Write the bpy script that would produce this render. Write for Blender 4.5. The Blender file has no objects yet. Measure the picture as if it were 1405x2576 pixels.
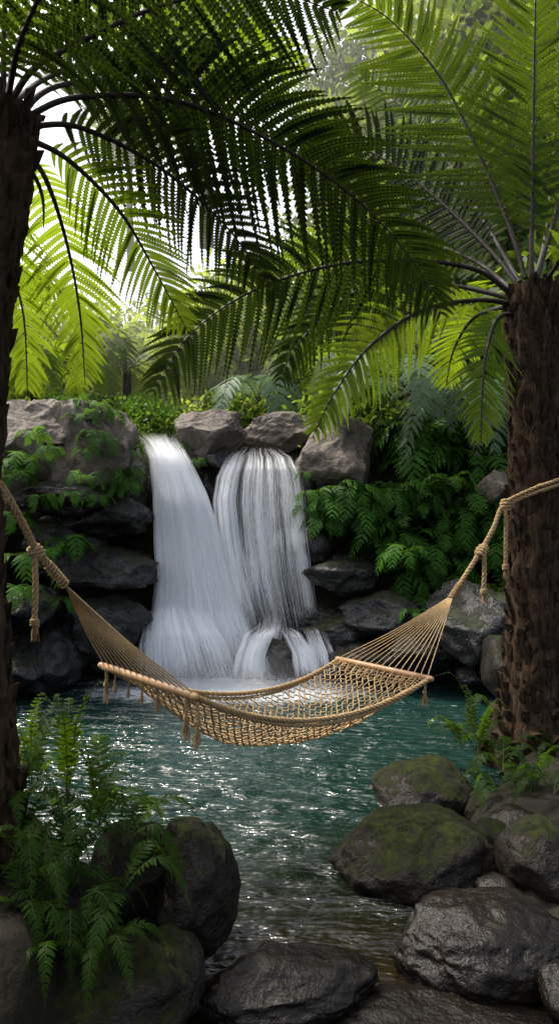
import bpy, bmesh, math, random
import numpy as np
from mathutils import Vector, noise, Matrix
random.seed(7); rng=np.random.default_rng(7)
scene=bpy.context.scene
COL=scene.collection
EYE=2.2; FOC=1717.0
def P(px,py,d): return np.array([(px-702.5)/FOC*d, d, EYE-(py-1288)/FOC*d])
def sstep(t):
    t=min(1,max(0,t)); return t*t*(3-2*t)
# ---------------------------------------------------------------- mesh helpers
class B:
    def __init__(s): s.V=[];s.F=[];s.n=0
    def add(s,V,F,mi=0,sm=True):
        V=np.asarray(V,float).reshape(-1,3); F=np.asarray(F,int)
        s.V.append(V); s.F.append((F+s.n,mi,sm)); s.n+=len(V)
    def mesh(s,name,mats):
        V=np.concatenate(s.V); me=bpy.data.meshes.new(name)
        me.vertices.add(len(V)); me.vertices.foreach_set('co',V.ravel())
        idx=np.concatenate([f.ravel() for f,_,_ in s.F])
        tot=np.concatenate([np.full(len(f),f.shape[1]) for f,_,_ in s.F])
        st=np.concatenate([[0],np.cumsum(tot)[:-1]])
        mi=np.concatenate([np.full(len(f),m) for f,m,_ in s.F])
        sm=np.concatenate([np.full(len(f),k) for f,_,k in s.F])
        me.loops.add(len(idx)); me.loops.foreach_set('vertex_index',idx.astype(np.int32))
        me.polygons.add(len(tot)); me.polygons.foreach_set('loop_start',st.astype(np.int32))
        me.polygons.foreach_set('loop_total',tot.astype(np.int32))
        me.polygons.foreach_set('material_index',mi.astype(np.int32))
        me.polygons.foreach_set('use_smooth',sm.astype(bool))
        for m in mats: me.materials.append(m)
        me.update(calc_edges=True); me.validate()
        return me
def obj(name,me,parent=None,**kw):
    o=bpy.data.objects.new(name,me); COL.objects.link(o)
    if parent is not None: o.parent=parent
    for k,v in kw.items(): o[k]=v
    return o
def resample(pts,n):
    pts=np.asarray(pts,float); m=len(pts)
    if m>2:
        ext=np.vstack([2*pts[0]-pts[1],pts,2*pts[-1]-pts[-2]]); out=[]
        for i in range(m-1):
            p0,p1,p2,p3=ext[i:i+4]
            for t in np.linspace(0,1,24,endpoint=False):
                out.append(.5*((2*p1)+(-p0+p2)*t+(2*p0-5*p1+4*p2-p3)*t*t+(-p0+3*p1-3*p2+p3)*t**3))
        out.append(pts[-1]); pts=np.array(out)
    L=np.concatenate([[0],np.cumsum(np.linalg.norm(np.diff(pts[:,:3],axis=0),axis=1))])
    s=np.linspace(0,L[-1],n)
    return np.stack([np.interp(s,L,pts[:,k]) for k in range(pts.shape[1])],1),L[-1]
def nz(v): return v/np.maximum(np.linalg.norm(v,axis=-1,keepdims=True),1e-9)
def frames(p):
    T=nz(np.gradient(p,axis=0)); N=np.zeros_like(T)
    a=np.array([0,0,1.]) if abs(T[0][2])<.9 else np.array([1.,0,0])
    n=nz(np.cross(np.cross(T[0],a),T[0]))
    for i in range(len(p)):
        n=n-T[i]*np.dot(n,T[i]); n=n/max(np.linalg.norm(n),1e-9); N[i]=n
    return T,N,np.cross(T,N)
def tube(b,p,r,k=6,mi=0,closed=False):
    p=np.asarray(p,float); n=len(p); r=np.broadcast_to(np.asarray(r,float),(n,))
    T,N,M=frames(p); a=np.linspace(0,2*math.pi,k,endpoint=False)
    V=p[:,None]+r[:,None,None]*(np.cos(a)[None,:,None]*N[:,None]+np.sin(a)[None,:,None]*M[:,None])
    i=np.arange(n-1)[:,None]; j=np.arange(k)[None,:]
    F=np.stack([i*k+j,i*k+(j+1)%k,(i+1)*k+(j+1)%k,(i+1)*k+j],-1).reshape(-1,4)
    b.add(V,F,mi)
    if not closed:
        for e,ring in ((0,list(range(k))[::-1]),(n-1,list(range((n-1)*k,n*k)))):
            b.add(V.reshape(-1,3)[ring],[list(range(k))],mi,False)
def rope(b,pts,R,mi=0,pitch=None):
    p,L=resample(pts,8) ; pitch=pitch or R*6.5
    n=max(8,int(L/pitch*9)); p,L=resample(pts,n)
    T,N,M=frames(p); s=np.linspace(0,L,n)
    for q in range(3):
        a=2*math.pi*(s/pitch+q/3)
        c=p+(R*.5)*(np.cos(a)[:,None]*N+np.sin(a)[:,None]*M)
        tube(b,c,R*.55,5,mi)
def coil(b,p0,p1,rad,R,turns,mi=0,bulge=0):
    p0=np.array(p0,float);p1=np.array(p1,float); ax=nz(p1-p0)
    a=np.cross(ax,[0.3,1,0.1]); a=nz(a); c=np.cross(ax,a)
    t=np.linspace(0,1,int(turns*14)); an=t*turns*2*math.pi
    rr=rad*(1+bulge*np.sin(t*math.pi))
    pts=p0+(p1-p0)*t[:,None]+rr[:,None]*(np.cos(an)[:,None]*a+np.sin(an)[:,None]*c)
    rope(b,pts,R,mi)
# ---------------------------------------------------------------- materials
class NT:
    def __init__(s,name):
        s.m=bpy.data.materials.new(name); s.m.use_nodes=True; s.t=s.m.node_tree; s.t.nodes.clear()
        s.out=s.n('ShaderNodeOutputMaterial')
    def n(s,ty,**kw):
        x=s.t.nodes.new(ty)
        for k,v in kw.items():
            if k[0]=='_': setattr(x,k[1:],v)
            else:
                key=k.replace('__',' ')
                x.inputs[key].default_value=v
        return x
    def l(s,a,b_): s.t.links.new(a,b_)
    def noise(s,vec,scale,detail=5,rough=.55,dist=0):
        x=s.n('ShaderNodeTexNoise',Scale=scale,Detail=detail,Roughness=rough,Distortion=dist); s.l(vec,x.inputs['Vector']); return x.outputs['Fac']
    def ramp(s,f,stops):
        x=s.n('ShaderNodeValToRGB'); e=x.color_ramp.elements
        while len(e)<len(stops): e.new(.5)
        for i,(p,c) in enumerate(stops): e[i].position=p; e[i].color=(*c,1) if len(c)==3 else c
        s.l(f,x.inputs[0]); return x.outputs[0]
    def math(s,op,a,b_=None,clamp=False):
        x=s.n('ShaderNodeMath',_operation=op,_use_clamp=clamp)
        for i,v in enumerate((a,b_)):
            if v is None: continue
            if isinstance(v,(int,float)): x.inputs[i].default_value=v
            else: s.l(v,x.inputs[i])
        return x.outputs[0]
    def mix(s,f,a,b_):
        x=s.n('ShaderNodeMix',_data_type='RGBA')
        for i,v in ((0,f),(6,a),(7,b_)):
            if isinstance(v,(int,float)): x.inputs[i].default_value=v
            elif isinstance(v,tuple): x.inputs[i].default_value=(*v,1)
            else: s.l(v,x.inputs[i])
        return x.outputs[2]
    def bump(s,h,st,dist=.02,nrm=None):
        x=s.n('ShaderNodeBump',Strength=st,Distance=dist); s.l(h,x.inputs['Height'])
        if nrm: s.l(nrm,x.inputs['Normal'])
        return x.outputs[0]
def coords(t,rand=True):
    tc=t.n('ShaderNodeTexCoord'); v=tc.outputs['Object']
    if rand:
        oi=t.n('ShaderNodeObjectInfo'); vm=t.n('ShaderNodeVectorMath',_operation='ADD')
        c=t.n('ShaderNodeCombineXYZ'); r=t.math('MULTIPLY',oi.outputs['Random'],37.)
        for i in range(3): t.l(r,c.inputs[i])
        t.l(v,vm.inputs[0]); t.l(c.outputs[0],vm.inputs[1]); v=vm.outputs[0]
    return v
def rock_mat(name,dark,light,rough,moss,spec=.5,bs=1.,mossc=((.010,.018,.003),(.05,.062,.008)),fine=1.,crk=.35,rvar=.5):
    t=NT(name); v=coords(t)
    n1=t.noise(v,2.2,6,.6,.4); n2=t.noise(v,14,6,.65); n3=t.noise(v,60,3,.6)
    vo=t.n('ShaderNodeTexVoronoi',Scale=3.2,_feature='DISTANCE_TO_EDGE'); 
    wv=t.n('ShaderNodeVectorMath',_operation='ADD'); nn=t.n('ShaderNodeTexNoise',Scale=2.5,Detail=4); t.l(v,nn.inputs['Vector'])
    t.l(v,wv.inputs[0]); t.l(nn.outputs['Color'],wv.inputs[1]); t.l(wv.outputs[0],vo.inputs['Vector'])
    crack=t.math('MINIMUM',t.math('MULTIPLY',vo.outputs['Distance'],9.),1.)
    f=t.math('ADD',t.math('MULTIPLY',n1,.65),t.math('MULTIPLY',n2,.35))
    col=t.ramp(f,[(.32,dark),(.68,light)])
    col=t.mix(t.math('MULTIPLY',t.math('SUBTRACT',1.,crack),crk),col,tuple(c*.4 for c in dark))
    g=t.n('ShaderNodeNewGeometry'); sp=t.n('ShaderNodeSeparateXYZ'); t.l(g.outputs['Normal'],sp.inputs[0])
    mm=t.math('ADD',t.math('MULTIPLY',sp.outputs['Z'],.6),t.math('MULTIPLY',t.noise(v,4.5,9,.72),1.25))
    mask=t.math('MULTIPLY',t.math('SUBTRACT',mm,1.22-moss),4.5,True)
    mcol=t.ramp(t.noise(v,16,5,.65),[(.35,mossc[0]),(.7,mossc[1])])
    col=t.mix(mask,col,mcol)
    h=t.math('ADD',t.math('MULTIPLY',n1,.8),t.math('ADD',t.math('MULTIPLY',n2,.5*fine),t.math('ADD',t.math('MULTIPLY',n3,.22*fine),t.math('MULTIPLY',crack,.12*crk/.35))))
    mh=t.math('MULTIPLY',t.noise(v,110,4,.75),t.math('MULTIPLY',mask,.8))
    b=t.bump(t.math('ADD',h,mh),.85*bs,.06)
    p=t.n('ShaderNodeBsdfPrincipled',Roughness=rough); p.inputs['Specular IOR Level'].default_value=spec
    rr=t.math('ADD',t.math('MULTIPLY',t.math('SUBTRACT',n2,.5),rvar),t.math('ADD',rough,t.math('MULTIPLY',mask,.5)),True)
    t.l(rr,p.inputs['Roughness']); t.l(col,p.inputs['Base Color']); t.l(b,p.inputs['Normal'])
    t.l(p.outputs[0],t.out.inputs[0]); return t.m
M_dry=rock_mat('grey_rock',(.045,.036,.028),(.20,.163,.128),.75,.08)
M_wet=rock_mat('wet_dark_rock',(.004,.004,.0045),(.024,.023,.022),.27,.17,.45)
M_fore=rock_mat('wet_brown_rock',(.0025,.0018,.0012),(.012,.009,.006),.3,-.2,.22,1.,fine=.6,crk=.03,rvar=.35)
M_moss=rock_mat('mossy_rock',(.004,.0032,.0024),(.020,.016,.011),.5,.26,.2,1.,((.005,.009,.002),(.040,.050,.006)),fine=.8,crk=.1)
def leaf_mat(name,d,tr,fac=.45,var=.35,rough=.42,spec=.5):
    t=NT(name); oi=t.n('ShaderNodeObjectInfo'); v=coords(t)
    n=t.noise(v,2.5,3); f=t.math('ADD',t.math('MULTIPLY',oi.outputs['Random'],.5),t.math('MULTIPLY',n,.6))
    hi=lambda c,k:tuple(x*k for x in c)
    c1=t.ramp(f,[(.15,hi(d,1-var)),(.85,(d[0]*(1+var*1.3),d[1]*(1+var),d[2]))])
    c2=t.ramp(f,[(.15,hi(tr,1-var)),(.85,(min(1,tr[0]*(1+var)),min(1,tr[1]*(1+var*.6)),tr[2]))])
    p=t.n('ShaderNodeBsdfPrincipled',Roughness=rough); p.inputs['Specular IOR Level'].default_value=spec
    tl=t.n('ShaderNodeBsdfTranslucent'); t.l(c1,p.inputs['Base Color']); t.l(c2,tl.inputs[0])
    mx=t.n('ShaderNodeMixShader',Fac=fac); t.l(p.outputs[0],mx.inputs[1]); t.l(tl.outputs[0],mx.inputs[2])
    t.l(mx.outputs[0],t.out.inputs[0]); return t.m
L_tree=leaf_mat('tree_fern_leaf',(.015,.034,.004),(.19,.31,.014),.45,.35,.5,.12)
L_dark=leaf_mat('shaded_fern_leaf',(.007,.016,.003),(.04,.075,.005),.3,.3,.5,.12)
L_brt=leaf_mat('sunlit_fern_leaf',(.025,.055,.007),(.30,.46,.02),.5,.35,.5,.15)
L_sil=leaf_mat('silver_fern_leaf',(.07,.13,.07),(.16,.28,.11),.35,.2,.5,.3)
L_fern=leaf_mat('ground_fern_leaf',(.011,.032,.004),(.11,.22,.010),.42,.5,.5,.08)
L_hill=leaf_mat('hillside_fern_leaf',(.03,.095,.014),(.15,.33,.03),.35,.4,.55,.1)
L_far=leaf_mat('backlit_tree_leaf',(.05,.09,.02),(.36,.48,.08),.5,.35,.5,.2)
L_midd=leaf_mat('forest_leaf',(.02,.045,.009),(.17,.28,.03),.45,.35,.5,.15)
def plain(name,c1,c2,scale=20,rough=.8,stretch=(1,1,1),bst=.6,spec=.3):
    t=NT(name); v=coords(t); mp=t.n('ShaderNodeMapping'); mp.inputs['Scale'].default_value=stretch; t.l(v,mp.inputs[0])
    n=t.noise(mp.outputs[0],scale,6,.65); col=t.ramp(n,[(.3,c1),(.7,c2)])
    p=t.n('ShaderNodeBsdfPrincipled',Roughness=rough); p.inputs['Specular IOR Level'].default_value=spec
    t.l(col,p.inputs['Base Color']); t.l(t.bump(n,bst,.02),p.inputs['Normal']); t.l(p.outputs[0],t.out.inputs[0]); return t.m
M_rach=plain('frond_stem',(.008,.006,.003),(.025,.017,.008),30,.6)
M_rachg=plain('green_frond_stem',(.02,.03,.008),(.05,.06,.012),30,.6)
M_trunk=plain('fibrous_trunk',(.003,.0022,.0015),(.065,.042,.024),26,.9,(1,1,.16),1.,.1)
M_bark=plain('bark',(.02,.015,.01),(.08,.06,.04),12,.9,(1,1,.3),1.)
M_rope=plain('hemp_rope',(.17,.105,.045),(.40,.285,.145),90,.85,(1,1,1),.5)
M_wood=plain('varnished_wood',(.15,.085,.035),(.30,.18,.08),14,.45,(1,1,1),.15,.35)
M_soil=plain('forest_soil',(.004,.004,.002),(.018,.015,.008),8,.85,(1,1,1),1.,.2)
t=NT('falling_water')
p=t.n('ShaderNodeBsdfPrincipled',Roughness=.6); p.inputs['Base Color'].default_value=(.96,.98,1,1)
tl=t.n('ShaderNodeBsdfTranslucent'); tl.inputs[0].default_value=(.97,.98,1,1)
mx=t.n('ShaderNodeMixShader',Fac=.5); t.l(p.outputs[0],mx.inputs[1]); t.l(tl.outputs[0],mx.inputs[2]); t.l(mx.outputs[0],t.out.inputs[0]); M_fall=t.m
def vol(name,d,an=.2):
    t=NT(name); vs=t.n('ShaderNodeVolumeScatter',Density=d,Anisotropy=an); vs.inputs['Color'].default_value=(1,1,1,1); t.l(vs.outputs[0],t.out.inputs['Volume']); return t.m
M_mist=vol('water_mist',.45); M_haze=vol('morning_haze',.009,.3)
# pool
t=NT('pool_water'); tc=t.n('ShaderNodeTexCoord'); v=tc.outputs['Object']; sp=t.n('ShaderNodeSeparateXYZ'); t.l(v,sp.inputs[0])
yy=t.math('DIVIDE',sp.outputs['Y'],10.)
col=t.ramp(yy,[(.28,(.020,.012,.0045)),(.37,(.008,.009,.004)),(.50,(.004,.016,.010)),(.80,(.008,.028,.023))])
dx=t.math('MULTIPLY',t.math('ADD',sp.outputs['X'],.65),.5); dy=t.math('SUBTRACT',sp.outputs['Y'],8.7)
dd=t.math('SQRT',t.math('ADD',t.math('MULTIPLY',dx,dx),t.math('MULTIPLY',dy,dy)))
fo=t.math('ADD',t.math('SUBTRACT',1.0,dd),t.math('MULTIPLY',t.math('SUBTRACT',t.noise(v,6,7,.75),.5),1.1))
fo=t.math('MULTIPLY',fo,1.6,True)
col=t.mix(fo,col,(.9,.94,.96))
mp=t.n('ShaderNodeMapping'); mp.inputs['Scale'].default_value=(.5,1.5,1); t.l(v,mp.inputs[0])
h=t.math('ADD',t.noise(mp.outputs[0],3.4,3,.5,.7),t.math('MULTIPLY',t.noise(mp.outputs[0],10,3,.5,.3),.30))
p=t.n('ShaderNodeBsdfPrincipled',Roughness=.05,IOR=1.33); p.inputs['Specular IOR Level'].default_value=1.
t.l(col,p.inputs['Base Color']); t.l(t.bump(h,1.,.17),p.inputs['Normal'])
t.l(t.math('ADD',.07,t.math('MULTIPLY',fo,.6)),p.inputs['Roughness']); t.l(p.outputs[0],t.out.inputs[0]); M_pool=t.m

# ---------------------------------------------------------------- terrain
def XL(y): return np.interp(y,[2.7,3.3,4.0,5,6,8.3],[-.55,-.62,-1.1,-1.9,-2.5,-3.2])
def XR(y): return np.interp(y,[2.7,3.3,3.85,4.9,6,7,8.3],[1.3,1.2,.9,1.0,1.95,2.6,2.5])
def H(x,y):
    if x<0: dx=max(XL(y)-x,0); h=np.interp(y,[2,3.6,5,7.5,9],[.58,.58,.45,1.3,3.1]); w=np.interp(y,[2,4,6,9],[.45,.5,.8,.7])
    else: dx=max(x-XR(y),0); h=np.interp(y,[2,4,6,7.5,9],[.12,.15,.22,.9,3.1]); w=np.interp(y,[2,4,6,9],[.4,.5,.5,.7])
    zs=-.5+(h+.5)*sstep(dx/w)+.12*min(max(dx-w,0),20)
    zb=-.5+3.55*sstep((y-8.8)/.95)+.22*min(max(y-10.5,0),30)
    zn=-.5+.55*sstep((2.75-y)/.6)
    z=max(zs,zb,zn)
    return z+.10*noise.fractal(Vector((x*1.3,y*1.3,0)),1.,2.,4)*(1 if z>-.4 else .4)
u=np.linspace(-1,1,221); xs=9*u+70*u**7; vv=np.linspace(0,1,260); ys=-6+20*vv+70*vv**6
b=B(); V=[(x,y,H(x,y)) for y in ys for x in xs]
i=np.arange(len(ys)-1)[:,None]; j=np.arange(len(xs)-1)[None]; n=len(xs)
b.add(V,np.stack([i*n+j,i*n+j+1,(i+1)*n+j+1,(i+1)*n+j],-1).reshape(-1,4))
obj('ground',b.mesh('ground',[M_soil]),kind='structure')
xs=np.linspace(-4.5,4,200); ys=np.linspace(1.2,9.3,330); b=B(); V=[]
for y in ys:
    for x in xs:
        a=.019+.006*max(0,y-5)/3
        V.append((x,y,a*noise.fractal(Vector((x*2.0,y*4.2,1.3)),.9,2.1,4)))
i=np.arange(len(ys)-1)[:,None]; j=np.arange(len(xs)-1)[None]; n=len(xs)
b.add(V,np.stack([i*n+j,i*n+j+1,(i+1)*n+j+1,(i+1)*n+j],-1).reshape(-1,4))
obj('water',b.mesh('water',[M_pool]),kind='structure')

# ---------------------------------------------------------------- rocks
ICO={}
def ico(s):
    if s not in ICO:
        bm=bmesh.new(); bmesh.ops.create_icosphere(bm,subdivisions=s,radius=1)
        ICO[s]=(np.array([v.co[:] for v in bm.verts]),np.array([[v.index for v in f.verts] for f in bm.faces])); bm.free()
    return ICO[s]
def boulder(px,py,hw,hh,d,mat,label,seed,ry=None,sub=5,cuts=7,lump=.22,ridge=.07,cmin=.58,name='boulder'):
    c=P(px,py,d); rx=hw/FOC*d; rz=hh/FOC*d; ry=ry or (rx+rz)*.5
    V,F=ico(sub); V=V.copy(); r=np.random.default_rng(seed)
    for k in range(cuts):
        nn=nz(r.normal(size=3)); cc=r.uniform(cmin,.9); dd=V@nn; m=dd>cc
        V[m]-=nn*((dd[m]-cc)*.92)[:,None]
    V*=1/np.abs(V).max(0)
    sd=seed*3.17
    out=np.empty_like(V)
    for i,p_ in enumerate(V):
        q=Vector((p_[0]+sd,p_[1],p_[2]))
        s=1+lump*noise.fractal(q*1.3,1.,2.1,5)+ridge*(noise.ridged_multi_fractal(q*2.2,1.,2.,4,1.,2.)-.8)
        out[i]=p_*s
    out*=np.array([rx,ry,rz])
    a=r.uniform(-.15,.15); R=np.array([[math.cos(a),-math.sin(a),0],[math.sin(a),math.cos(a),0],[0,0,1]]); out=out@R.T
    bb=B(); bb.add(out,F); o=obj(name,bb.mesh(name,[mat]),label=label,category='rock',group='boulders around the pool'); o.location=c
    return o
wetl='dark wet boulder beside the waterfall'; dryl='grey weathered boulder on the waterfall ledge'
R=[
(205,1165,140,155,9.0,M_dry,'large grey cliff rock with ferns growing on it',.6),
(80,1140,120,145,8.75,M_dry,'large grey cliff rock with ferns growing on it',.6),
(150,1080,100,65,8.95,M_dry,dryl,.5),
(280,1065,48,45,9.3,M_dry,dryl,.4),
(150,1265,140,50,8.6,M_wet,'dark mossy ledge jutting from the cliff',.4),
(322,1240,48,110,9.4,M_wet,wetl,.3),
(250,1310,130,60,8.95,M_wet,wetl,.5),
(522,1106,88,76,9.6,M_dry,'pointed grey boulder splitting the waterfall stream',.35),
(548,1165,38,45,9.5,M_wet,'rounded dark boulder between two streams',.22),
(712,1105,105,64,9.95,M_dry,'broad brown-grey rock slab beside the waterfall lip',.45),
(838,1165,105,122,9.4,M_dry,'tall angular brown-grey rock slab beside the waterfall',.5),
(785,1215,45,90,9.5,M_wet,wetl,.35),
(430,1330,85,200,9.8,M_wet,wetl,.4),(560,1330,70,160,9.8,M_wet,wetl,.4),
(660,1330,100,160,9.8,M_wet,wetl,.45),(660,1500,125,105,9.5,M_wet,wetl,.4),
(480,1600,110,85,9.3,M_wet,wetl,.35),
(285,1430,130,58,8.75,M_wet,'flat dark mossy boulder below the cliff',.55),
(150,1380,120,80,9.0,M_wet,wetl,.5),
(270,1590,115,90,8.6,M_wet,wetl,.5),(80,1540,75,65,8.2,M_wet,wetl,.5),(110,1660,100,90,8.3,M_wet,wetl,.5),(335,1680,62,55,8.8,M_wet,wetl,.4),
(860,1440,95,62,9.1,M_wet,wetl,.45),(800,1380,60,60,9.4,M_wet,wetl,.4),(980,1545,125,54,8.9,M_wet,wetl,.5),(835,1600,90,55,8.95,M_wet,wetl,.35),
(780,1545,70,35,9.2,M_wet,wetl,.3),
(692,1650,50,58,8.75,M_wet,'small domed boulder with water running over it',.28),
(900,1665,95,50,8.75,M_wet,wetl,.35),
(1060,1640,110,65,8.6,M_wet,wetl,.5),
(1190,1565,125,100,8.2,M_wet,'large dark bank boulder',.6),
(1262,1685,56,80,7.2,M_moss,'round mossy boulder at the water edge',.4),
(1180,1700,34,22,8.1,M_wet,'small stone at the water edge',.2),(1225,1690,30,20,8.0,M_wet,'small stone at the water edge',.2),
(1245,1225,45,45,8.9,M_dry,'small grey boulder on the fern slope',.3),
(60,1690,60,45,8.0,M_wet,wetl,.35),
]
for k,r in enumerate(R):
    dry=r[5] is M_dry
    boulder(*r[:7],seed=k+1,ry=r[7],sub=6 if dry and r[2]>75 else (5 if r[2]>60 else 4),cuts=16 if dry else 9,lump=.12 if dry else .17,ridge=.05 if dry else .07,cmin=.5 if dry else .55)
RF=[
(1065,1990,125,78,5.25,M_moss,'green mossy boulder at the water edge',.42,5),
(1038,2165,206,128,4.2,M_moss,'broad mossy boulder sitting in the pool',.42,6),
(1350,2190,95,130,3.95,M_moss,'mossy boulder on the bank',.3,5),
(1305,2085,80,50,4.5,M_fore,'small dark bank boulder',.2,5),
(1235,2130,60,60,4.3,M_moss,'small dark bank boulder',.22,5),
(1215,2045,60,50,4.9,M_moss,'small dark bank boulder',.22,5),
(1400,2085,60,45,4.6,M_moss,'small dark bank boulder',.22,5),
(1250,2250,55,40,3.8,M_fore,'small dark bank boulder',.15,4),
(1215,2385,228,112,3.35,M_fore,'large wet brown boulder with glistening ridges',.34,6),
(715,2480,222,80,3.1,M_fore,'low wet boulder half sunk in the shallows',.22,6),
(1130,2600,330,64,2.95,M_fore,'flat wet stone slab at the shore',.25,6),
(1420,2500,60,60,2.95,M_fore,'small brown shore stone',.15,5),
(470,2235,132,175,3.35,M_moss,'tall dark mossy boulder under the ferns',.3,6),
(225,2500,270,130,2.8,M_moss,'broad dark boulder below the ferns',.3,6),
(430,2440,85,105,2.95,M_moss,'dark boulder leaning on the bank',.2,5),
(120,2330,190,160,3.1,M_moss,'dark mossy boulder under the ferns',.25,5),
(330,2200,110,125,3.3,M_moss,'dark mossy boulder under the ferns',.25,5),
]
for k,r in enumerate(RF): boulder(*r[:7],seed=k+60,ry=r[7],sub=r[8],cuts=3,lump=.12,ridge=.03 if r[5] is M_moss else .06,cmin=.7)

# ---------------------------------------------------------------- fronds
Zv=np.array([0,0,1.])
def frond(b,pts,W,npin=48,nl=18,t0=.14,droop=.3,rr=.012,F=(0,0,1),seed=0,fwd=(.25,.75),dens=.50,cl=1.0,mi=0,mir=1,tipw=.6,lw=.56,nj=.07,lift=-.10,core=.42):
    r=np.random.default_rng(seed)
    p,L=resample(pts,90); s=np.linspace(0,1,90); T_=nz(np.gradient(p,axis=0))
    tube(b,p,rr*(1-.85*s),5,mir)
    t=np.linspace(t0,.995,npin)
    f=np.minimum(1,((t-t0)/.22+.08))**.7*np.clip((1-t)/.5,0,1)**tipw*.97+.04
    allv=[];
    for sd in (-1,1):
        tj=np.clip(t+r.normal(0,.14/npin,npin),0,1)
        pos=np.stack([np.interp(tj,s,p[:,k]) for k in range(3)],1); T=nz(np.stack([np.interp(tj,s,T_[:,k]) for k in range(3)],1))
        S=nz(np.cross(T,np.array(F,float)))*sd; N=np.cross(T,S)*sd*-1
        an=fwd[0]+(fwd[1]-fwd[0])*t+r.normal(0,.06,npin)
        D=nz(S*np.cos(an)[:,None]+T*np.sin(an)[:,None]+N*r.normal(0,.06,npin)[:,None])
        Lp=W*f*r.uniform(.85,1.08,npin)*(1-.2*(r.random(npin)<.08))
        q=np.linspace(.03,1,nl); dr=droop*r.uniform(.7,1.4,npin)
        pt=pos[:,None]+Lp[:,None,None]*(q[None,:,None]*D[:,None]+ (q**2)[None,:,None]*(-dr[:,None,None]*Zv+.14*T[:,None]))
        d=nz(D[:,None]+2*q[None,:,None]*(-dr[:,None,None]*Zv+.14*T[:,None]))
        E=nz(np.cross(N[:,None],d)); Nn=np.cross(d,E)
        gap=L*(1-t0)/npin
        ll=gap*dens*cl*(np.clip((1-q)/.6,0,1)**.8*.9+.10)*np.minimum(1,.6+q*4)
        ll=ll[None,:]*np.minimum(1,(Lp/(gap*2.2)))[:,None]
        wq=(Lp/nl*lw)[:,None]*np.ones(nl)[None]
        for e in (-1,1):
            j=r.normal(lift,nj,ll.shape)
            tip=pt+(E*e+d*.45+N[:,None]*j[...,None])*ll[...,None]
            mid=pt+(E*e+d*.25)*(ll*.42)[...,None]
            m1=mid+d*wq[...,None]; m2=mid-d*wq[...,None]
            allv.append(np.stack([pt,m1,tip,m2],2).reshape(-1,3))
            eo=pt+(E*e-Nn*.18)*(ll*core)[...,None]
            allv.append(np.stack([pt[:,:-1],pt[:,1:],eo[:,1:],eo[:,:-1]],2).reshape(-1,3))
    V=np.concatenate(allv); b.add(V,np.arange(len(V)).reshape(-1,4),mi,False)
def trunk(b,pts,radii,stubs,seed,mi=0,stl=.12,sw=.15,so=(.12,.32),fib=5):
    q=np.column_stack([np.array(pts,float),radii]); p,L=resample(q,110); r=np.random.default_rng(seed)
    T,N,M=frames(p[:,:3]); k=40; a=np.linspace(0,2*math.pi,k,endpoint=False); V=[]
    for i in range(len(p)):
        for j in range(k):
            dd=N[i]*math.cos(a[j])+M[i]*math.sin(a[j])
            s=1+.18*noise.fractal(Vector((math.cos(a[j])*3.5+seed,math.sin(a[j])*3.5,i*L/110*4)),.8,2,4)
            V.append(p[i,:3]+dd*p[i,3]*s)
    i=np.arange(len(p)-1)[:,None]; j=np.arange(k)[None]
    b.add(V,np.stack([i*k+j,i*k+(j+1)%k,(i+1)*k+(j+1)%k,(i+1)*k+j],-1).reshape(-1,4),mi)
    SV=[];SF=[]
    for s in range(stubs):
        tt=(s+.5)/stubs*108; an=s*2.39996+r.normal(0,.12); i=int(tt); R_=p[i,3]
        dd=N[i]*math.cos(an)+M[i]*math.sin(an); sd=np.cross(T[i],dd)
        w=R_*sw*r.uniform(.6,1.2); ln=stl*r.uniform(.6,1.5); c=p[i,:3]+dd*R_*.93
        out=R_*r.uniform(*so); sk=sd*w*r.normal(0,.5)
        v=[c-sd*w*.3,c+sd*w*.3,c+sd*w+dd*out*.6+T[i]*ln*.45,c-sd*w+dd*out*.6+T[i]*ln*.45,
           c-sd*w*.25+dd*out+T[i]*ln+sk,c+sd*w*.25+dd*out+T[i]*ln+sk,c+sd*w*.5+T[i]*ln*.9,c-sd*w*.5+T[i]*ln*.9]
        n0=len(SV); SV+=v; SF+=[[n0,n0+1,n0+2,n0+3],[n0+3,n0+2,n0+5,n0+4],[n0+4,n0+5,n0+6,n0+7],[n0+1,n0+6,n0+5,n0+2],[n0,n0+3,n0+4,n0+7]]
    b.add(SV,SF,mi,False)
    for s in range(int(stubs*fib)):
        i=int(109*(1-r.random()**2.2)) if s%3==0 else int(109*r.random()); R_=p[i,3]; an=r.uniform(0,6.28)
        dd=N[i]*math.cos(an)+M[i]*math.sin(an); c=p[i,:3]+dd*R_*1.0; l=R_*r.uniform(.25,.7); up=r.uniform(-1.,1.4)
        e=c+dd*l*.45+T[i]*l*up; w=.0035
        sd=np.cross(T[i],dd)*w; b.add([c-sd,c+sd,e],[[0,1,2]],mi,False)
def PP(l): return [P(*q) for q in l]
root=obj('tree_fern',None,label='tall tree fern with dark shaggy trunk and long arching fronds',category='tree fern',group='tree ferns holding the hammock'); root.location=(-1.37,3.1,.6)
def child(name,b,mats,root,**kw):
    me=b.mesh(name,mats); me.transform(Matrix.Translation(-root.location)); return obj(name,me,root,**kw)
b=B(); trunk(b,[P(-60,2150,3.12),P(-72,1900,3.1),P(-98,1300,3.1),P(-70,800,3.12),P(-22,450,3.15),P(15,270,3.15)],[.22,.19,.165,.17,.175,.14],260,3)
child('trunk',b,[M_trunk],root)
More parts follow.
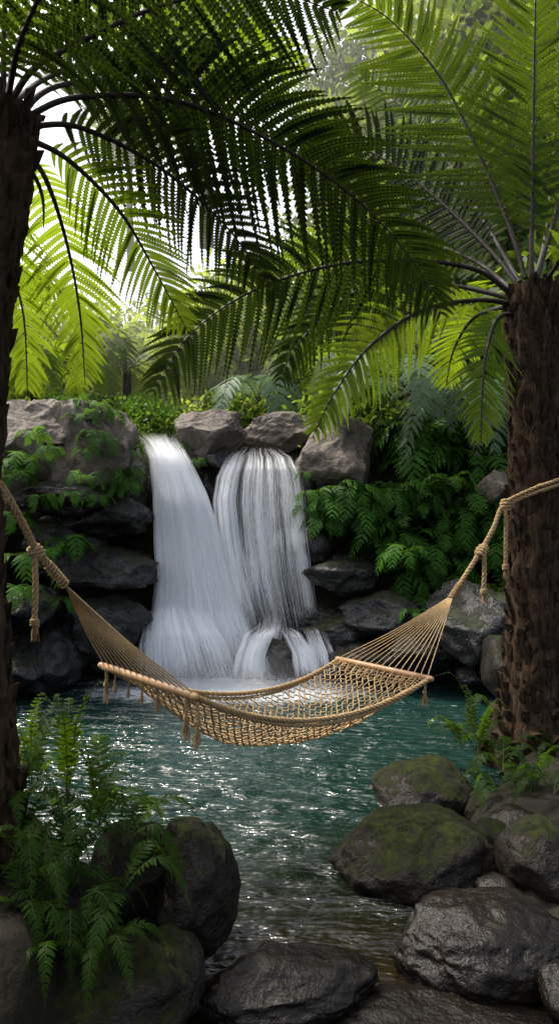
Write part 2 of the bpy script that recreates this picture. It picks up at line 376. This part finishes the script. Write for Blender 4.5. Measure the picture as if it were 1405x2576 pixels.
LF=[
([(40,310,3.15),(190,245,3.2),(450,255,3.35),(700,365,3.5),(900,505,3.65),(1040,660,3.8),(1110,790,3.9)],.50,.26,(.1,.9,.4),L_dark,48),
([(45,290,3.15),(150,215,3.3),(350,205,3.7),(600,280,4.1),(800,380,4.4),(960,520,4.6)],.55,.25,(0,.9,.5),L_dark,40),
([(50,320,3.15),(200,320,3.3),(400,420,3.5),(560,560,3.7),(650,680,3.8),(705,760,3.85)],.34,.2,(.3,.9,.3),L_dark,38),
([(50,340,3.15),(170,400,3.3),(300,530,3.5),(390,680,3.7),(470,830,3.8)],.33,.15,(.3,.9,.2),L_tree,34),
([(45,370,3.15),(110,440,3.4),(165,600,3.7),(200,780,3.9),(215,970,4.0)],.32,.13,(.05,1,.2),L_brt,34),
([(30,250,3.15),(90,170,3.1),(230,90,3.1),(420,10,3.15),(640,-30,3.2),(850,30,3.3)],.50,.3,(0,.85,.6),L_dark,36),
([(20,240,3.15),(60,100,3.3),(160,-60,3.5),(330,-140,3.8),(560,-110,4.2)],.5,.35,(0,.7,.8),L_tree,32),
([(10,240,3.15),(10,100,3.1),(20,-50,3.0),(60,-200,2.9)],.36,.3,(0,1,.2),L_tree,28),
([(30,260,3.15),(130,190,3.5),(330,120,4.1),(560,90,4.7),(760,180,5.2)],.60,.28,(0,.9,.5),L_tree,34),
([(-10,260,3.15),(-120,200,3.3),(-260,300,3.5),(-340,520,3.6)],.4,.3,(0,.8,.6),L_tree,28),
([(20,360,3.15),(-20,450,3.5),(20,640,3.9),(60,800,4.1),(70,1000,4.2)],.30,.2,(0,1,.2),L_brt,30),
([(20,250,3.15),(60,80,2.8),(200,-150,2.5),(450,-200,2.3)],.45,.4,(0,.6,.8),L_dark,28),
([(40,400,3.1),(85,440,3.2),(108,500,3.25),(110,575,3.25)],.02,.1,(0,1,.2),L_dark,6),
]
for k,(pts,W,dr,F,mt,npn) in enumerate(LF):
    b=B(); frond(b,PP(pts),W,npin=npn,nl=21,droop=dr,rr=.016,F=F,seed=k+1,t0=.13,cl=1.1)
    child('frond',b,[mt,M_rach],root)
root=obj('tree_fern',None,label='stout tree fern with scaly brown trunk and spreading crown',category='tree fern',group='tree ferns holding the hammock'); root.location=(2.25,6.0,0)
b=B(); trunk(b,[(2.22,6.0,-.2),(2.22,6.0,.15),(2.25,6,.6),(2.26,6.02,1.6),(2.27,6.03,3.0),(2.25,6.03,3.8),(2.22,6.03,4.2)],[.50,.40,.275,.235,.23,.24,.19],520,5,stl=.15,sw=.14,so=(.12,.30),fib=4)
child('trunk',b,[M_trunk],root)
RFr=[
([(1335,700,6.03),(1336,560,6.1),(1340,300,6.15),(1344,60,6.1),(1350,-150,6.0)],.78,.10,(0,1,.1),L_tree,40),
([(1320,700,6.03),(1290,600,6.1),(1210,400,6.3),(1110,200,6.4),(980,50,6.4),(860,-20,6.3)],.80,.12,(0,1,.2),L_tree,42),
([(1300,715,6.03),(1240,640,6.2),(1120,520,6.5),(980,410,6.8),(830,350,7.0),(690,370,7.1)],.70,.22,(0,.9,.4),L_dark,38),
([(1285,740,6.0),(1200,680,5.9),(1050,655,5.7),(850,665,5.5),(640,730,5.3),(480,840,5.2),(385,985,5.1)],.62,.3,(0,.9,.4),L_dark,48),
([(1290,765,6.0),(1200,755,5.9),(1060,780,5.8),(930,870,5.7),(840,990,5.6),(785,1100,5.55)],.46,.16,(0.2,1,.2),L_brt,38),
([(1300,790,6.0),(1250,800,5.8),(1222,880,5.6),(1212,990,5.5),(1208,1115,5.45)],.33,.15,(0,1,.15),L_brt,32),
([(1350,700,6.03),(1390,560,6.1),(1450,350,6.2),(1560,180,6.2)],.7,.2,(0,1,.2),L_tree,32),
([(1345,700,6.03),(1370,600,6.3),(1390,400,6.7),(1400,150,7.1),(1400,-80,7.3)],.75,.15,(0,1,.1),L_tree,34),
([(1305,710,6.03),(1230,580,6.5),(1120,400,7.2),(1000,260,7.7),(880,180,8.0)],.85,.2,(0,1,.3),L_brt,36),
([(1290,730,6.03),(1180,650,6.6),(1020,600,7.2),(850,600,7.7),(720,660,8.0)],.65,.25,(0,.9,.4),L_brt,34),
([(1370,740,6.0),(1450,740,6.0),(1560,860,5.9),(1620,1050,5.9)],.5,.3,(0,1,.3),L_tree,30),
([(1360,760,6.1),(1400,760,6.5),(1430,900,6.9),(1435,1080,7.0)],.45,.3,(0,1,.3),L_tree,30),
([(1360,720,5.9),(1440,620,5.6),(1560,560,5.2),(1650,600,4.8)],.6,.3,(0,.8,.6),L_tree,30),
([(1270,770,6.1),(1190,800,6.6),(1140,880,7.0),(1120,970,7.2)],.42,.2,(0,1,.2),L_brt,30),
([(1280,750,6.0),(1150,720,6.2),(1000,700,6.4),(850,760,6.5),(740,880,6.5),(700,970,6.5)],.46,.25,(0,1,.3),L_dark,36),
]
for k,(pts,W,dr,F,mt,npn) in enumerate(RFr):
    b=B(); frond(b,PP(pts),W,npin=npn,nl=21,droop=dr,rr=.024,F=F,seed=k+31,t0=.16,cl=1.1)
    child('frond',b,[mt,M_rach],root)

# ---------------------------------------------------------------- generic plants
def crown_mesh(name,nf,L,W,mat,seed,npin=34,nl=14,rise=.45,drop=.5,start=0,rr=.012,t0=.12,lmin=.75,dens=.45,lw=.6,fwd=(.25,.75),tipw=.6):
    r=np.random.default_rng(seed); b=B()
    for k in range(nf):
        a=2*math.pi*k/nf+r.normal(0,.25); l=L*r.uniform(lmin,1.1); u_=np.array([math.cos(a),math.sin(a),0]); up=rise*r.uniform(.5,1.5); dn=drop*r.uniform(.6,1.3)
        sw=np.array([-math.sin(a),math.cos(a),0])*r.normal(0,.1)*l
        pts=[start*Zv,u_*.25*l+Zv*(start+up*l*.7),u_*.55*l+Zv*(start+up*l)+sw*.4,u_*.8*l+Zv*(start+(up-dn*.35)*l)+sw*.8,u_*.97*l+Zv*(start+(up-dn)*l)+sw]
        frond(b,pts,W*l/L,npin=npin,nl=nl,droop=.2,rr=rr,F=(0,0,1),seed=seed*50+k,t0=t0,cl=1.1,dens=dens,lw=lw,fwd=fwd,tipw=tipw)
    return b.mesh(name,[mat,M_rachg])
tfk=[crown_mesh('crown',13,1.7,.42,L_far,101,rise=.25,drop=.75,npin=22),crown_mesh('crown',12,1.6,.42,L_sil,102,rise=.2,drop=.8,npin=22),crown_mesh('crown',13,1.6,.4,L_brt,103,rise=.3,drop=.7,npin=22)]
b=B(); trunk(b,[(0,0,-1.5),(0,0,-.6),(0,0,0)],[.09,.075,.07],60,9); tft=b.mesh('trunk',[M_trunk])
for (px,py,d,k,sc) in [(80,940,10.2,2,.8),(320,930,13,0,1.0),(650,1010,11.6,1,.8),(1030,990,9.8,1,.9),(930,960,11.5,2,.9),(480,920,17,0,1.3),(1200,860,12,2,1.3),(-60,760,12,2,1.5),(170,880,15,0,1.2),(1180,1010,9.8,1,.75),(780,960,12.5,2,.9)]:
    p=P(px,py,d); r_=obj('tree_fern',None,label='low tree fern behind the waterfall with spreading fronds',category='tree fern',group='tree ferns on the slope'); r_.location=p; r_.scale=(sc,)*3; r_.rotation_euler[2]=random.uniform(0,6.28)
    obj('trunk',tft,r_); obj('crown',tfk[k],r_)
def leaves_mesh(name,mat,seed,ncl,nle,rad,size,cs=.3,hollow=.5):
    r=np.random.default_rng(seed); c=nz(r.normal(size=(ncl,3)))*(r.uniform(hollow,1,(ncl,1))); c*=np.array(rad)*r.uniform(.75,1.1,(ncl,1))
    p=c[:,None]+r.normal(0,cs,(ncl,nle,3))*np.array([1,1,.6]); p=p.reshape(-1,3); n=len(p)
    d=nz(r.normal(size=(n,3))+np.array([0,0,-.4])); s=nz(np.cross(d,r.normal(size=(n,3)))); l=size*r.uniform(.6,1.3,(n,1))
    V=np.stack([p,p+d*l*.45+s*l*.28,p+d*l,p+d*l*.45-s*l*.28],1).reshape(-1,3)
    b=B(); b.add(V,np.arange(len(V)).reshape(-1,4),0,False); return b.mesh(name,[mat])
tc=[leaves_mesh('crown',L_far,1,150,40,(2.2,2.2,1.9),.22,.3),leaves_mesh('crown',L_midd,2,160,42,(2.3,2.3,2.0),.22,.3),leaves_mesh('crown',L_far,3,110,40,(1.6,1.6,2.4),.2,.28)]
b=B(); q,_=resample([(0,0,-7),(.1,0,-3),(0,.1,0),(.2,0,1)],30); tube(b,q,np.linspace(.22,.07,30),10)
for k in range(9):
    a=k*2.4; z=-1.6+k*.3; q,_=resample([(0,0,z),(math.cos(a)*.7,math.sin(a)*.7,z+.5),(math.cos(a)*1.5,math.sin(a)*1.5,z+.9)],10); tube(b,q,np.linspace(.06,.015,10),6)
tt=b.mesh('trunk',[M_bark])
for (px,py,d,k,sc) in [(330,950,24,0,1.2),(480,930,20,0,1.1),(620,880,17,0,1.0),(780,820,19,0,1.3),(920,800,15,1,1.1),(1060,720,17,0,1.3),(1200,640,14,1,1.3),(1350,560,15,1,1.5),(1420,850,12,1,1.1),
   (40,900,17,0,1.0),(190,920,21,0,1.1),(1150,350,17,0,1.5),(1330,250,16,1,1.4),(1010,500,20,0,1.4),(1000,920,14,1,.9),(1500,400,15,1,1.6),(1230,60,19,0,1.4),(900,230,22,1,1.0),
   (520,20,20,1,1.0),(330,330,24,0,.7)]:
    p=P(px,py,d); r_=obj('tree',None,label='leafy forest tree with backlit crown on the slope',category='tree',group='trees behind the waterfall'); r_.location=p; r_.scale=(sc,)*3; r_.rotation_euler[2]=random.uniform(0,6.28)
    obj('trunk',tt,r_); obj('crown',tc[k],r_)
sh=[leaves_mesh('shrub',L_far,11,60,45,(.7,.6,.45),.08,.14,.2),leaves_mesh('shrub',L_midd,12,60,45,(.7,.6,.45),.08,.14,.2),leaves_mesh('shrub',L_hill,13,60,45,(.6,.5,.5),.07,.13,.2)]
for k in range(76):
    x=random.uniform(-4.6,4.6); y=random.uniform(10.0,13.5)
    if -2.4<x<.9 and y<11.3: y+=1.6
    o=obj('shrub',sh[random.choice([0,1,1,2])],label='leafy green shrub above the waterfall',category='shrub',group='shrubs above the waterfall'); o.location=(x,y,H(x,y)+random.uniform(.1,.5)); s=random.uniform(.6,1.4); o.scale=(s,s,s*random.uniform(.9,1.4)); o.rotation_euler[2]=random.uniform(0,6)
for k in range(26):
    x=random.uniform(.9,4.2) if k%3 else random.uniform(-4.5,-2.9); y=random.uniform(8.7,9.8)
    o=obj('shrub',sh[2],label='dark green shrub on the rocky bank',category='shrub',group='shrubs on the bank'); o.location=(x,y+.1,H(x,y)); s=random.uniform(.3,.5); o.scale=(s,s,s); o.rotation_euler[2]=random.uniform(0,6)
fkw=dict(rr=.004,dens=.44,lw=.8,fwd=(.15,.8),tipw=.9)
fg=[crown_mesh('fern',8,.52,.10,L_fern,201,npin=23,nl=6,rise=.75,drop=.45,**fkw),crown_mesh('fern',7,.60,.10,L_fern,202,npin=25,nl=6,rise=.4,drop=.7,**fkw),
    crown_mesh('fern',6,.58,.085,L_fern,203,npin=25,nl=6,rise=1.2,drop=.15,**fkw)]
fh=[crown_mesh('fern',7,.5,.17,L_hill,211,npin=11,nl=6,rise=.3,drop=.6,rr=.004,dens=.46,lw=.8),crown_mesh('fern',6,.5,.18,L_hill,212,npin=10,nl=6,rise=.1,drop=.9,rr=.004,dens=.46,lw=.8)]
def fern(me,loc,s,label,group,tilt=(0,0)):
    o=obj('fern',me,label=label,category='fern',group=group); o.location=loc; o.scale=(s,s,s); o.rotation_euler=(tilt[0],tilt[1],random.uniform(0,6.28)); return o
gl='bright green fern clump on the bank'
for (px,py,d,k,s) in [(40,2050,3.2,0,.75),(170,2030,3.2,2,.7),(250,2080,3.3,0,.7),(80,2000,3.5,2,.65),(60,2160,3.0,1,.7),(190,2170,3.0,0,.65),(310,2130,3.15,1,.72),(250,2050,3.3,2,.55),
   (50,2300,2.8,1,.55),(180,2310,2.8,1,.55),(300,2260,2.9,1,.6),(120,2400,2.65,1,.4),(250,2400,2.65,1,.45),(10,1990,3.6,0,.75),(120,2220,2.8,0,.5)]:
    fern(fg[k],P(px,py,d),s,gl,'ferns on the near bank')
for (px,py,d,k,s) in [(1200,1905,5.5,2,.75),(1265,1945,5.2,1,.7),(1340,1970,4.9,0,.6),(1390,2000,4.6,1,.6),(1250,1990,4.9,1,.5),(1400,1910,5.6,0,.8),(1160,1880,5.7,0,.75)]:
    fern(fg[k],P(px,py,d),s,'small green fern at the tree fern base','ferns by the trunk')
for k in range(88):
    px=random.uniform(820,1270); py=random.uniform(1235,1520); 
    if py>1300+ (px-820)*.6 and px<950: py=random.uniform(1240,1330)
    d=9.3
    for it in range(30):
        q=P(px,py,d)
        if H(q[0],q[1])<q[2]: break
        d-=.05
    fern(fh[k%2],P(px,py,min(d,9.25))-np.array([0,.15,0]),random.uniform(.6,.95),'lush green fern on the shaded slope','ferns on the shaded slope',(random.uniform(.1,.5),0))
for k in range(34):
    px=random.uniform(950,1280); py=random.uniform(1080,1240); d=random.uniform(9.5,10.3)
    fern(fh[k%2],P(px,py,d),random.uniform(.9,1.4),'lush green fern on the shaded slope','ferns on the shaded slope',(random.uniform(.1,.4),0))
for (px,py,d,s) in [(210,1060,8.4,.7),(240,1090,8.35,.6),(60,1170,8.0,.8),(40,1210,8.0,.8),(210,1210,8.0,.6),(190,1240,8.0,.5),(310,1150,8.8,.8),(330,1180,8.85,.6),(300,1210,8.7,.7),(320,1120,8.95,.5),(290,1180,8.6,.6),(220,1140,8.3,.5),(240,1030,8.6,.7),(190,1020,8.7,.7),(300,1240,8.6,.5),(325,1215,8.7,.5),(130,1130,8.05,.5),(270,1110,8.5,.6),(100,1250,8.0,.6),(250,1250,8.2,.5),(180,1380,8.3,.9),(130,1400,8.1,.8),(60,1400,7.8,1),(50,1480,7.6,.8),(160,1510,8.0,.5),(90,1100,8.0,.6),(270,1040,8.7,.6),(780,1240,9.0,.6),(760,1290,9.1,.5),(770,1190,9.1,.45),(500,1165,9.2,.35),(470,1120,9.5,.35),(1040,1550,8.3,.5),(900,1250,9,.8),(1130,1220,8.8,.9),(1010,1400,8.6,.9),(30,1320,7.9,.8)]:
    fern(fh[random.randint(0,1)],P(px,py,d),s*.85,'green fern growing from a rock crevice','ferns on the rocks')

# ---------------------------------------------------------------- waterfall
def stream(b,Le,Re,dep,n,w,seed,clusters=0,ts=(0,.1),te=(.8,1.),spread=.05,wig=.002):
    r=np.random.default_rng(seed); Le=np.array(Le,float);Re=np.array(Re,float);dep=np.array(dep,float)
    y0=Le[0,1]; y1=Le[-1,1]
    if clusters:
        cc=r.random(clusters); u_=np.clip(cc[r.integers(0,clusters,n)]+r.normal(0,spread,n),-.03,1.03)
    else: u_=r.random(n)
    a=ts[0]+(ts[1]-ts[0])*r.random(n); e=te[0]+(te[1]-te[0])*r.random(n); m=26
    tt=a[:,None]+(e-a)[:,None]*np.linspace(0,1,m)[None]
    py=y0+(y1-y0)*tt
    ly=Le[:,1]; lx=np.interp(py,ly,Le[:,0]); rx=np.interp(py,Re[:,1],Re[:,0])
    uu=u_[:,None]+r.normal(0,.035,(n,1))*tt
    px=lx+(rx-lx)*uu; d=np.interp(py,dep[:,0],dep[:,1])+r.uniform(-.06,.06,(n,1))+.05*np.cos(uu*6)
    Pt=np.stack([(px-702.5)/FOC*d,d,EYE-(py-1288)/FOC*d],-1)
    Pt[...,0]+=wig*np.sin(tt*14+r.uniform(0,6,(n,1)))
    ww=(w[0]+(w[1]-w[0])*r.random(n)**2)[:,None]*np.sin(np.linspace(.03,math.pi-.03,m))[None]
    an=r.normal(0,.45,(n,1)); off=np.stack([np.cos(an)*ww,np.sin(an)*ww,0*ww],-1)*.5
    V=np.stack([Pt-off,Pt+off],2).reshape(-1,3)
    k=np.arange(n)[:,None]*m*2+np.arange(m-1)[None]*2
    F=np.stack([k,k+1,k+3,k+2],-1).reshape(-1,4); b.add(V,F)
wf=obj('waterfall',None,label='silky white waterfall dropping over dark rocks into pool',category='waterfall'); wf.location=(-.9,9,0)
b=B()
L1=[(330,1088),(352,1105),(375,1150),(388,1230),(393,1350),(400,1450),(392,1530),(385,1620),(390,1715)]
R1=[(440,1100),(452,1115),(480,1165),(515,1240),(542,1330),(572,1440),(600,1530),(635,1620),(665,1715)]
D1=[(1088,9.9),(1105,9.45),(1150,9.15),(1250,9.0),(1450,8.92),(1540,8.88),(1600,8.80),(1720,8.68)]
stream(b,L1,R1,D1,2800,(.002,.006),1,60,(0,.3),(.55,1),.035)
stream(b,L1,R1,D1,2000,(.002,.005),2,0,(0,.6),(.5,1))
L1b=[(L[0]+22,L[1]) for L in L1]; R1b=[(q[0]-24-10*(k>2),q[1]) for k,q in enumerate(R1)]
stream(b,L1b,R1b,[(a,c+.03) for a,c in D1],1100,(.003,.008),3,0,(0,.1),(.85,1))
child('stream',b,[M_fall],wf,label='broad leaning stream of white water')
b=B()
L2=[(608,1122),(576,1145),(548,1200),(538,1260),(545,1350),(555,1450),(585,1540),(605,1600)]
R2=[(700,1130),(730,1150),(750,1195),(758,1260),(767,1350),(777,1450),(786,1520),(794,1585)]
D2=[(1122,9.8),(1135,9.4),(1180,9.15),(1300,9.05),(1450,9.0),(1600,8.95)]
stream(b,L2,R2,D2,850,(.0012,.003),4,34,(0,.35),(.6,1.1),.012)
stream(b,L2,R2,D2,650,(.0010,.0026),5,0,(0,.4),(.4,1.1))
stream(b,L2,R2,D2,900,(.0012,.0036),6,30,(0,.12),(.08,.55),.02)
R2l=[(640,1128),(620,1150),(600,1200),(590,1260),(600,1350),(620,1450),(640,1520),(660,1600)]
stream(b,L2,R2l,D2,700,(.0015,.004),7,18,(0,.3),(.6,1),.04)
child('stream',b,[M_fall],wf,label='thin veil of separate falling water strands')
b=B()
stream(b,[(400,1515),(375,1545),(362,1620),(366,1722)],[(470,1510),(515,1545),(560,1620),(600,1722)],[(1515,8.90),(1540,8.66),(1600,8.55),(1722,8.45)],1500,(.002,.006),8,30,(0,.35),(.65,1),.045)
stream(b,[(660,1568),(618,1595),(598,1650),(586,1722)],[(708,1576),(684,1600),(664,1650),(660,1722)],[(1572,8.8),(1600,8.6),(1722,8.45)],700,(.0015,.0045),9,18,(0,.35),(.7,1),.06)
stream(b,[(690,1574),(708,1592),(730,1640),(742,1722)],[(715,1570),(752,1590),(788,1640),(810,1722)],[(1572,8.8),(1600,8.6),(1722,8.45)],560,(.0012,.0035),10,16,(0,.35),(.7,1),.06)
stream(b,[(735,1572),(765,1583),(785,1640),(795,1712)],[(775,1567),(815,1580),(838,1640),(850,1712)],[(1570,8.95),(1590,8.7),(1712,8.55)],380,(.0012,.0035),11,14,(0,.35),(.7,1),.06)
stream(b,[(560,1350),(565,1360),(570,1440),(590,1540)],[(620,1350),(640,1362),(650,1440),(655,1540)],[(1350,9.1),(1362,8.98),(1540,8.9)],300,(.0015,.004),12,10,(0,.3),(.5,1),.06)
stream(b,[(695,1325),(690,1335),(690,1400)],[(735,1322),(748,1335),(755,1400)],[(1322,9.1),(1335,8.95),(1400,8.9)],160,(.0015,.004),13,8,(0,.3),(.5,1),.06)
stream(b,[(620,1540),(612,1560),(600,1640),(590,1722)],[(720,1545),(725,1560),(700,1640),(690,1722)],[(1540,9.0),(1560,8.85),(1722,8.5)],420,(.0012,.0035),14,16,(0,.4),(.6,1),.05)
child('cascade',b,[M_fall],wf)
b=B(); r=np.random.default_rng(5); n=30000
x=-.72+r.normal(0,.55,n); x[::4]=r.uniform(-1.7,.7,len(x[::4])); y=8.40+r.normal(0,.17,n); z=np.abs(r.normal(0,.14,n))*np.exp(-((x+.75)/1.1)**2)+.005
c=np.stack([x,y,z],1); d1=nz(r.normal(size=(n,3))); d2=nz(np.cross(d1,r.normal(size=(n,3)))); s=r.uniform(.0015,.005,(n,1))
V=np.stack([c-d1*s,c+d2*s,c+d1*s,c-d2*s],1).reshape(-1,3); b.add(V,np.arange(4*n).reshape(-1,4),0,False)
child('spray',b,[M_fall],wf)
V,F=ico(4)
b=B(); b.add(V*np.array([1.05,.42,.5])+np.array([-.7,8.48,.08]),F); child('mist',b,[M_mist],wf)
b=B(); b.add([(x,y,z) for x in (-30,30) for y in (11,45) for z in (2.,26)],[[0,1,3,2],[4,6,7,5],[0,4,5,1],[2,3,7,6],[0,2,6,4],[1,5,7,3]],0,False)
obj('mist',b.mesh('mist',[M_haze]),kind='structure')

# ---------------------------------------------------------------- hammock
hm=obj('hammock',None,label='woven tan rope hammock with wooden spreader bars over the pool',category='hammock'); hm.location=(0,4.2,.9)
Lf=np.array([-1.04,4.0,1.30]);Ln=np.array([-.41,3.32,1.30]);Rf=np.array([.44,5.1,1.10]);Rn=np.array([.99,4.5,1.10])
apL=P(160,1465,3.39); apR=P(1135,1500,5.3); knL=P(92,1388,3.30); knR=P(1210,1388,5.53); kR2=P(1270,1275,5.73)
def bed(s,w):
    s=np.asarray(s,float);w=np.asarray(w,float)
    k=4*s*(1-s); ww=.5+(w-.5)*(1-.13*k)
    A=Lf+(Ln-Lf)*ww[...,None]; C=Rf+(Rn-Rf)*ww[...,None]; p=A+(C-A)*s[...,None]
    sag=.20*k+ (1-(2*w-1)**2)*(.22*np.minimum(1,k*1.3))
    p[...,2]-=sag
    return p
for a,c in ((Lf,Ln),(Rf,Rn)):
    d=nz(c-a); b=B(); e0=a-d*.03;e1=c+d*.03; L=np.linalg.norm(e1-e0)
    s=np.array([0,.004,.012,.03,.05,.055,.06,.2,.8,.94,.945,.95,.97,.988,.996,1]); rr=np.array([.002,.010,.015,.018,.018,.0145,.018,.019,.019,.018,.0145,.018,.018,.015,.010,.002])*1.15
    q=e0+(e1-e0)*s[:,None]; tube(b,q,rr,16); child('spreader_bar',b,[M_wood],hm,label='round varnished wooden spreader bar')
NC=28; b=B(); r=np.random.default_rng(3)
M_=34
for j in range(NC):
    ph=j%2; ss=np.linspace(0.04,.96,2*M_+1); tri=np.array([(k+ph)%2 for k in range(2*M_+1)])
    w=.03+.94*(j+ (tri)*1.0)/NC
    w=np.clip(w+r.normal(0,.004,len(w)),0,1); pts=bed(ss,w)
    s0=bed(np.array([0.]),np.array([.03+.94*(j+.5)/NC])); s1=bed(np.array([1.]),np.array([.03+.94*(j+.5)/NC]))
    pts=np.vstack([s0,pts,s1]); pts[:,2]+=r.normal(0,.006,len(pts)); 
    L_=np.concatenate([[0],np.cumsum(np.linalg.norm(np.diff(pts,axis=0),axis=1))]); sN=np.linspace(0,L_[-1],210); q=np.stack([np.interp(sN,L_,pts[:,k]) for k in range(3)],1)
    tube(b,q,.0048,5)
for s_,sg in ((0.,1),(1.,-1)):
    for j in range(0,NC,2):
        w=.03+.94*(j+1)/NC; c=bed(np.array([s_]),np.array([w]))[0]; c2=bed(np.array([s_+sg*.06]),np.array([w]))[0]
        coil(b,c,c+(c2-c)*.8,.009,.004,4)
child('net',b,[M_rope],hm,label='sagging diamond mesh of knotted rope')
for w in (0.,1.):
    b=B()
    for dw,dz in ((0,0),(.0,-.03)):
        q=bed(np.linspace(-.0,1.,40),np.full(40,w+dw)); q[:,2]+=dz*np.sin(np.linspace(0,math.pi,40)); rope(b,q,.016 if dz==0 else .012)
    child('edge_rope',b,[M_rope],hm,label='thick twisted edge rope')
for A,C,ap,dr in ((Lf,Ln,apL,nz(knL-apL)),(Rf,Rn,apR,nz(knR-apR))):
    b=B(); NH=15
    for j in range(NH):
        w=.02+.96*j/(NH-1); p0=A+(C-A)*w; m=(p0*.5+ap*.5)-Zv*.012; q,_=resample([p0-Zv*.02,p0+Zv*.015,m,ap+nz(np.cross(dr,Zv))*.012*(w-.5)*2,ap+dr*.05],40)
        tube(b,q,.0038,6)
    coil(b,ap-dr*.02,ap+dr*.13,.020,.007,8)
    child('suspension_cords',b,[M_rope],hm)
def tassel(b,p,l,R=.012,cut=.72,fl=1.4):
    p=np.array(p,float); rope(b,[p,p+[.004,0,-l*cut*.5],p-[.003,0,l*cut]],R)
    coil(b,p-[0,0,l*(cut-.06)],p-[0,0,l*(cut+.02)],R*1.1,R*.5,3)
    for k in range(26):
        a=random.uniform(0,6.28); rr_=R*random.uniform(.2,1.)*fl; q=p-[0,0,l*cut]; q2=p-[0,0,l*random.uniform(.88,1.03)]
        tube(b,[q+[math.cos(a)*R*.5,math.sin(a)*R*.5,0],(q+q2)/2+[math.cos(a)*rr_,math.sin(a)*rr_,0],q2+[math.cos(a)*rr_*1.3,math.sin(a)*rr_*1.3,0]],[.0022,.0018,.0006],4)
def ring(cx,cy,z,r,slope,offs,a0,a1,n=40):
    a=np.linspace(a0,a1,n); return [(cx+math.cos(t_)*r,cy+math.sin(t_)*r,z+offs+slope*math.cos(t_)) for t_ in a]
b=B(); tl=P(-5,1225,3.12)
dL=nz(knL-apL)
rope(b,[apL+dL*.06,knL,(knL+tl)/2+[.0,0,.01],tl+[.01,-.02,0]]+ring(-1.43,3.1,2.36,.205,-.06,0,-.9,-4.6)[2:],.0145)
rope(b,[apL+dL*.06+[.010,0,.010],knL+[.008,0,.010],(knL+tl)/2+[.012,0,.02],tl+[.01,-.02,.025]]+ring(-1.43,3.1,2.395,.205,-.06,0,-.9,-4.6)[2:],.013)
coil(b,knL-dL*.03,knL+dL*.03,.022,.013,3.2,bulge=.25)
tq=P(8,1250,3.15); coil(b,tq-dL*.025,tq+dL*.03,.020,.012,3)
child('rope',b,[M_rope],hm,label='thick tan rope knotted and wrapped on the trunk')
b=B(); tassel(b,knL+[.0,-.02,-.02],.41,.015,.8,1.2); child('tassel',b,[M_rope],hm,label='frayed hanging rope end')
b=B(); dR=nz(knR-apR)
for o_ in (0,.028):
    ov=np.array([-.008,0,o_])
    rope(b,[apR+dR*.06,knR+ov*.6,(knR+kR2)/2+ov*.6-[0,0,.01],kR2+ov]+ring(2.25,6.0,2.40,.295,.10,o_*1.5,-2.3,1.6)[4:],.0175)
coil(b,knR-dR*.05,knR+dR*.05,.030,.016,3.5,bulge=.3); coil(b,kR2-[0,0,.03],kR2+[.01,0,.06],.031,.016,3.5,bulge=.3)
child('rope',b,[M_rope],hm,label='thick tan rope knotted and wrapped on the trunk')
b=B(); tassel(b,knR+[.01,-.03,0],.42,.020,.78,1.3); child('tassel',b,[M_rope],hm,label='frayed hanging rope end')
b=B(); tassel(b,kR2+[-.01,-.03,-.03],.58,.018,.84,1.3); child('tassel',b,[M_rope],hm,label='frayed hanging rope end')
for q,l,R_ in [(Ln+[.01,-.005,-.02],.24,.010),(Ln+[-.05,.04,-.02],.22,.009),(Lf+[.03,-.02,-.02],.20,.010),(Lf+[.10,-.1,-.02],.12,.005),(Rn+[-.03,.02,-.02],.17,.009),(Lf+[.2,-.2,-.02],.12,.004),(Lf+[.3,-.33,-.02],.11,.004),(Lf+[.4,-.43,-.02],.13,.005)]:
    b=B(); tassel(b,q,l,R_,.45,2.2); child('tassel',b,[M_rope],hm)

# ---------------------------------------------------------------- light, sky, camera
el=math.radians(60); az=math.radians(-62)
sd=Vector((math.sin(az)*math.cos(el),math.cos(az)*math.cos(el),math.sin(el)))
sl=bpy.data.lights.new('sun','SUN'); sl.energy=5; sl.angle=math.radians(2); sl.color=(1,.94,.83)
so=bpy.data.objects.new('sun',sl); COL.objects.link(so); so.rotation_euler=sd.to_track_quat('Z','Y').to_euler()
w=bpy.data.worlds.new('World'); scene.world=w; w.use_nodes=True; nt=w.node_tree; bg=nt.nodes['Background']
sk=nt.nodes.new('ShaderNodeTexSky'); sk.sky_type='NISHITA'; sk.sun_disc=False; sk.sun_elevation=el; sk.sun_rotation=az; sk.dust_density=7; sk.air_density=1.; sk.ozone_density=.5
hs=nt.nodes.new('ShaderNodeHueSaturation'); hs.inputs['Saturation'].default_value=.6
nt.links.new(sk.outputs[0],hs.inputs['Color']); nt.links.new(hs.outputs[0],bg.inputs[0]); bg.inputs[1].default_value=.38
cam=bpy.data.cameras.new('camera'); co=bpy.data.objects.new('camera',cam); COL.objects.link(co); co.location=(0,0,EYE); co.rotation_euler=(math.radians(90),0,0)
cam.sensor_fit='VERTICAL'; cam.sensor_height=24; cam.lens=24*FOC/2576; cam.clip_end=500
scene.camera=co
scene.view_settings.view_transform='Standard'; scene.view_settings.look='None'; scene.view_settings.exposure=0
